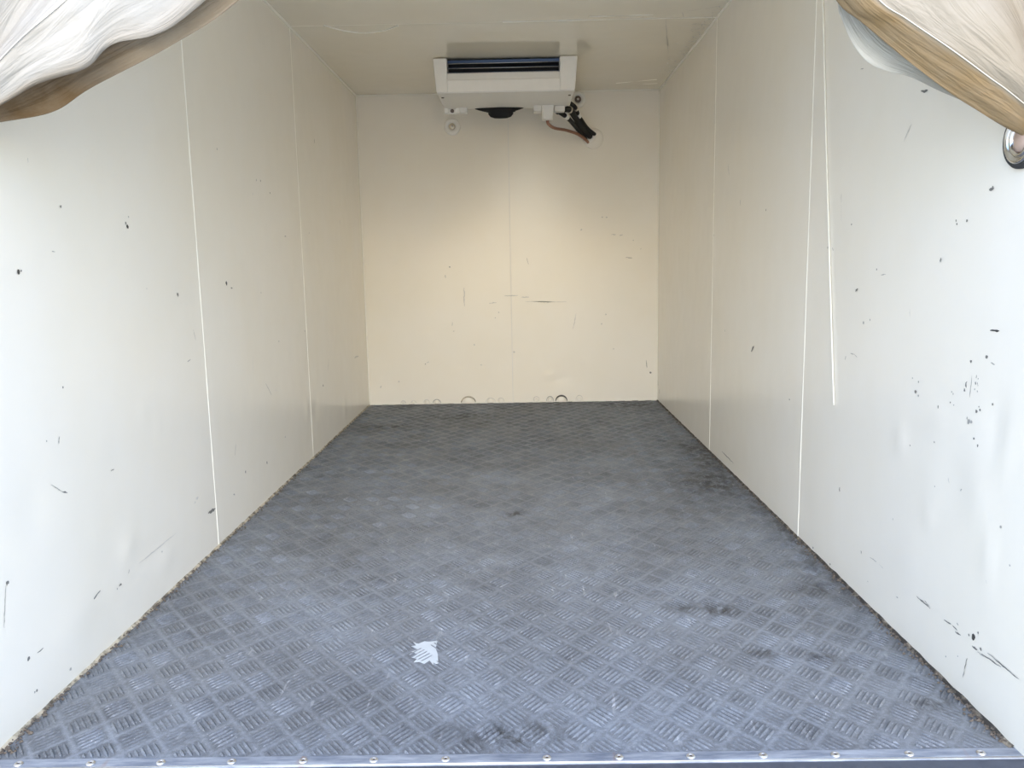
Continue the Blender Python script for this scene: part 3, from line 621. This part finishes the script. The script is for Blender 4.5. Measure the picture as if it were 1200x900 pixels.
A = [A1,
     line3((.04, .018, .015, .018, .02, .02, .03, .04, .05), (-.897, 1.110), (-.80, 1.150), (-.735, 1.200), (-.66, 1.260), (-.58, 1.330), (-.48, 1.42), (-.33, 1.58), (-.20, 1.72), (-.15, 1.85)),
     line3((.065, .062, .062, .062, .062, .06, .055, .055, .055), (-.897, 1.125), (-.830, 1.180), (-.770, 1.240), (-.710, 1.310), (-.64, 1.40), (-.56, 1.50), (-.44, 1.64), (-.34, 1.75), (-.30, 1.85)),
     line3((.04, .012, .010, .012, .015, .02, .03, .04, .05), (-.897, 1.140), (-.855, 1.210), (-.810, 1.280), (-.770, 1.360), (-.71, 1.45), (-.65, 1.55), (-.57, 1.67), (-.50, 1.76), (-.47, 1.85)),
     line3(.062, (-.897, 1.155), (-.875, 1.240), (-.850, 1.320), (-.830, 1.400), (-.79, 1.50), (-.75, 1.59), (-.71, 1.69), (-.67, 1.77), (-.65, 1.85)),
     line3(.035, (-.897, 1.165), (-.891, 1.260), (-.885, 1.350), (-.878, 1.440), (-.865, 1.53), (-.85, 1.62), (-.84, 1.71), (-.83, 1.78), (-.82, 1.85))]
o, rows = cloth_part('hem', Ah, 'curtain_hem', cl, seed=5, wr=.004); o.matrix_parent_inverse = inv
o, rows = cloth_part('drape', A, 'curtain_cloth_a', cl, seed=3, wr=.010); o.matrix_parent_inverse = inv
for j, r_ in ((9, .0008), (24, .0007)):
    m = MB(); m.tube([(r[j][0], r[j][1] - .002, r[j][2]) for r in rows], r_, 5); o = m.build('stitched_seam', 'thread', cl, True); o.matrix_parent_inverse = inv

cr = tag(empty('curtain', (.9, .06, 1.04)), 'beige stained curtain with a brown hem, gathered up to the right of the doorway', 'curtain', 'curtains tied back at the doorway')
inv = Matrix.Translation((-.9, -.06, -1.04))
Bc = [line3((.085, .085, .085, .085, .085, .085, .085, .08, .08, .07), (.897, 1.043), (.865, 1.058), (.815, 1.086), (.757, 1.122), (.684, 1.174), (.613, 1.230), (.574, 1.263), (.50, 1.36), (.42, 1.55), (.36, 1.85)),
      line3((.06, .05, .045, .045, .045, .045, .045, .05, .05, .06), (.897, 1.070), (.865, 1.092), (.83, 1.115), (.794, 1.138), (.724, 1.184), (.668, 1.222), (.621, 1.253), (.55, 1.34), (.47, 1.55), (.41, 1.85)),
      line3((.055, .035, .03, .025, .022, .022, .022, .025, .04, .05), (.897, 1.085), (.875, 1.120), (.850, 1.150), (.820, 1.185), (.77, 1.24), (.73, 1.29), (.69, 1.34), (.63, 1.45), (.56, 1.64), (.51, 1.85)),
      line3((.075, .058, .06, .06, .06, .06, .058, .05, .05, .05), (.897, 1.100), (.888, 1.150), (.870, 1.200), (.850, 1.250), (.81, 1.32), (.78, 1.38), (.75, 1.44), (.71, 1.54), (.65, 1.69), (.62, 1.85)),
      line3(.03, (.897, 1.115), (.893, 1.180), (.885, 1.240), (.875, 1.300), (.85, 1.38), (.83, 1.45), (.81, 1.51), (.78, 1.60), (.75, 1.72), (.73, 1.85)),
      line3(.06, (.897, 1.130), (.896, 1.200), (.894, 1.270), (.890, 1.340), (.885, 1.42), (.88, 1.50), (.87, 1.56), (.86, 1.65), (.85, 1.75), (.84, 1.85))]
o, rows = cloth_part('drape', Bc, 'curtain_cloth_b', cr, seed=8, wr=.006); o.matrix_parent_inverse = inv
m = MB(); m.tube([(r[9][0], r[9][1] - .002, r[9][2]) for r in rows], .0009, 5); o = m.build('stitched_seam', 'thread', cr, True); o.matrix_parent_inverse = inv
Bl = [line3(.125, (.897, 1.062), (.865, 1.084), (.827, 1.103), (.768, 1.128), (.716, 1.152), (.673, 1.163), (.643, 1.178), (.618, 1.206), (.597, 1.248), (.588, 1.279), (.56, 1.45), (.48, 1.85)),
      line3(.118, (.897, 1.066), (.868, 1.090), (.833, 1.112), (.776, 1.146), (.728, 1.178), (.690, 1.205), (.662, 1.228), (.636, 1.255), (.612, 1.290), (.600, 1.32), (.575, 1.48), (.51, 1.85)),
      line3(.100, (.897, 1.075), (.872, 1.105), (.840, 1.135), (.79, 1.185), (.745, 1.225), (.71, 1.26), (.685, 1.29), (.665, 1.32), (.645, 1.36), (.63, 1.39), (.60, 1.53), (.55, 1.85))]
o, rows = cloth_part('lining', Bl, 'curtain_lining', cr, seed=12, wr=.003); o.matrix_parent_inverse = inv
m = MB(); m.tube([(r[9][0], r[9][1] - .002, r[9][2]) for r in rows], .0010, 5); o = m.build('stitched_seam', 'thread', cr, True); o.matrix_parent_inverse = inv
m = MB(); m.tube([(-.895, .06, 1.852), (.895, .06, 1.852)], .008, 10)
tag(m.build('curtain_rail', 'bright_metal', None, True), 'slim metal rail carrying the doorway curtains under the ceiling', 'curtain rail')

# ------------------------------------------------------------------ fitting, cord, tape
rf = tag(empty('round_fitting', (WX, .097, 1.043)), 'round chrome fitting with black rubber rim on the right wall below the curtain', 'wall fitting')
m = MB(); m.lathe([(.049, 0), (.049, .006), (.046, .010), (.041, .010), (.040, .004)], (0, 0, 0), (-1, 0, 0), 48, False); m.build('rubber_rim', 'black_rubber', rf, True)
m = MB(); m.lathe([(.0405, .003), (.0405, .012), (.036, .014), (.0335, .008), (.030, .007), (.0285, .011), (.025, .012), (.0225, .006)], (0, 0, 0), (-1, 0, 0), 48, False); m.build('chrome_bezel', 'chrome', rf, True)
m = MB(); m.lathe([(.0225, .005), (.020, .009), (.012, .012), (.001, .013)], (0, 0, 0), (-1, 0, 0), 40); m.build('lens', 'lamp_glass', rf, True)

m = MB(); m.tube(catmull([(WX - .004, 1.095, 1.855), (WX - .004, 1.041, 1.553), (WX - .004, 1.010, 1.367), (WX - .004, .976, 1.159), (WX - .004, .934, .928), (WX - .004, .889, .675), (WX - .004, .849, .459)], 60), .0022, 6)
tag(m.build('thin_cord', 'cord_white', None, True), 'thin white cord hanging down the right wall beside the panel joint', 'cord')

m = MB(); rnd = random.Random(3); top = []
out = [(-.206, .430), (-.192, .422), (-.180, .434), (-.168, .431), (-.150, .436), (-.151, .40), (-.143, .37), (-.138, .330), (-.150, .326), (-.158, .345), (-.168, .329), (-.180, .338), (-.192, .336), (-.186, .352), (-.199, .358), (-.188, .372), (-.203, .385), (-.190, .395), (-.207, .41), (-.195, .415)]
cx = sum(a for a, b in out) / len(out); cy = sum(b for a, b in out) / len(out)
for z_ in (.0008, .0013):
    top += [(a, b, z_) for a, b in out]
k = len(out)
m.add(top + [(cx, cy, .0016)], [(i, (i + 1) % k, k + (i + 1) % k, k + i) for i in range(k)] + [(k + i, k + (i + 1) % k, 2 * k) for i in range(k)])
tag(m.build('foil_tape', 'foil'), 'torn scrap of silver foil tape stuck on the tread-plate floor', 'tape')
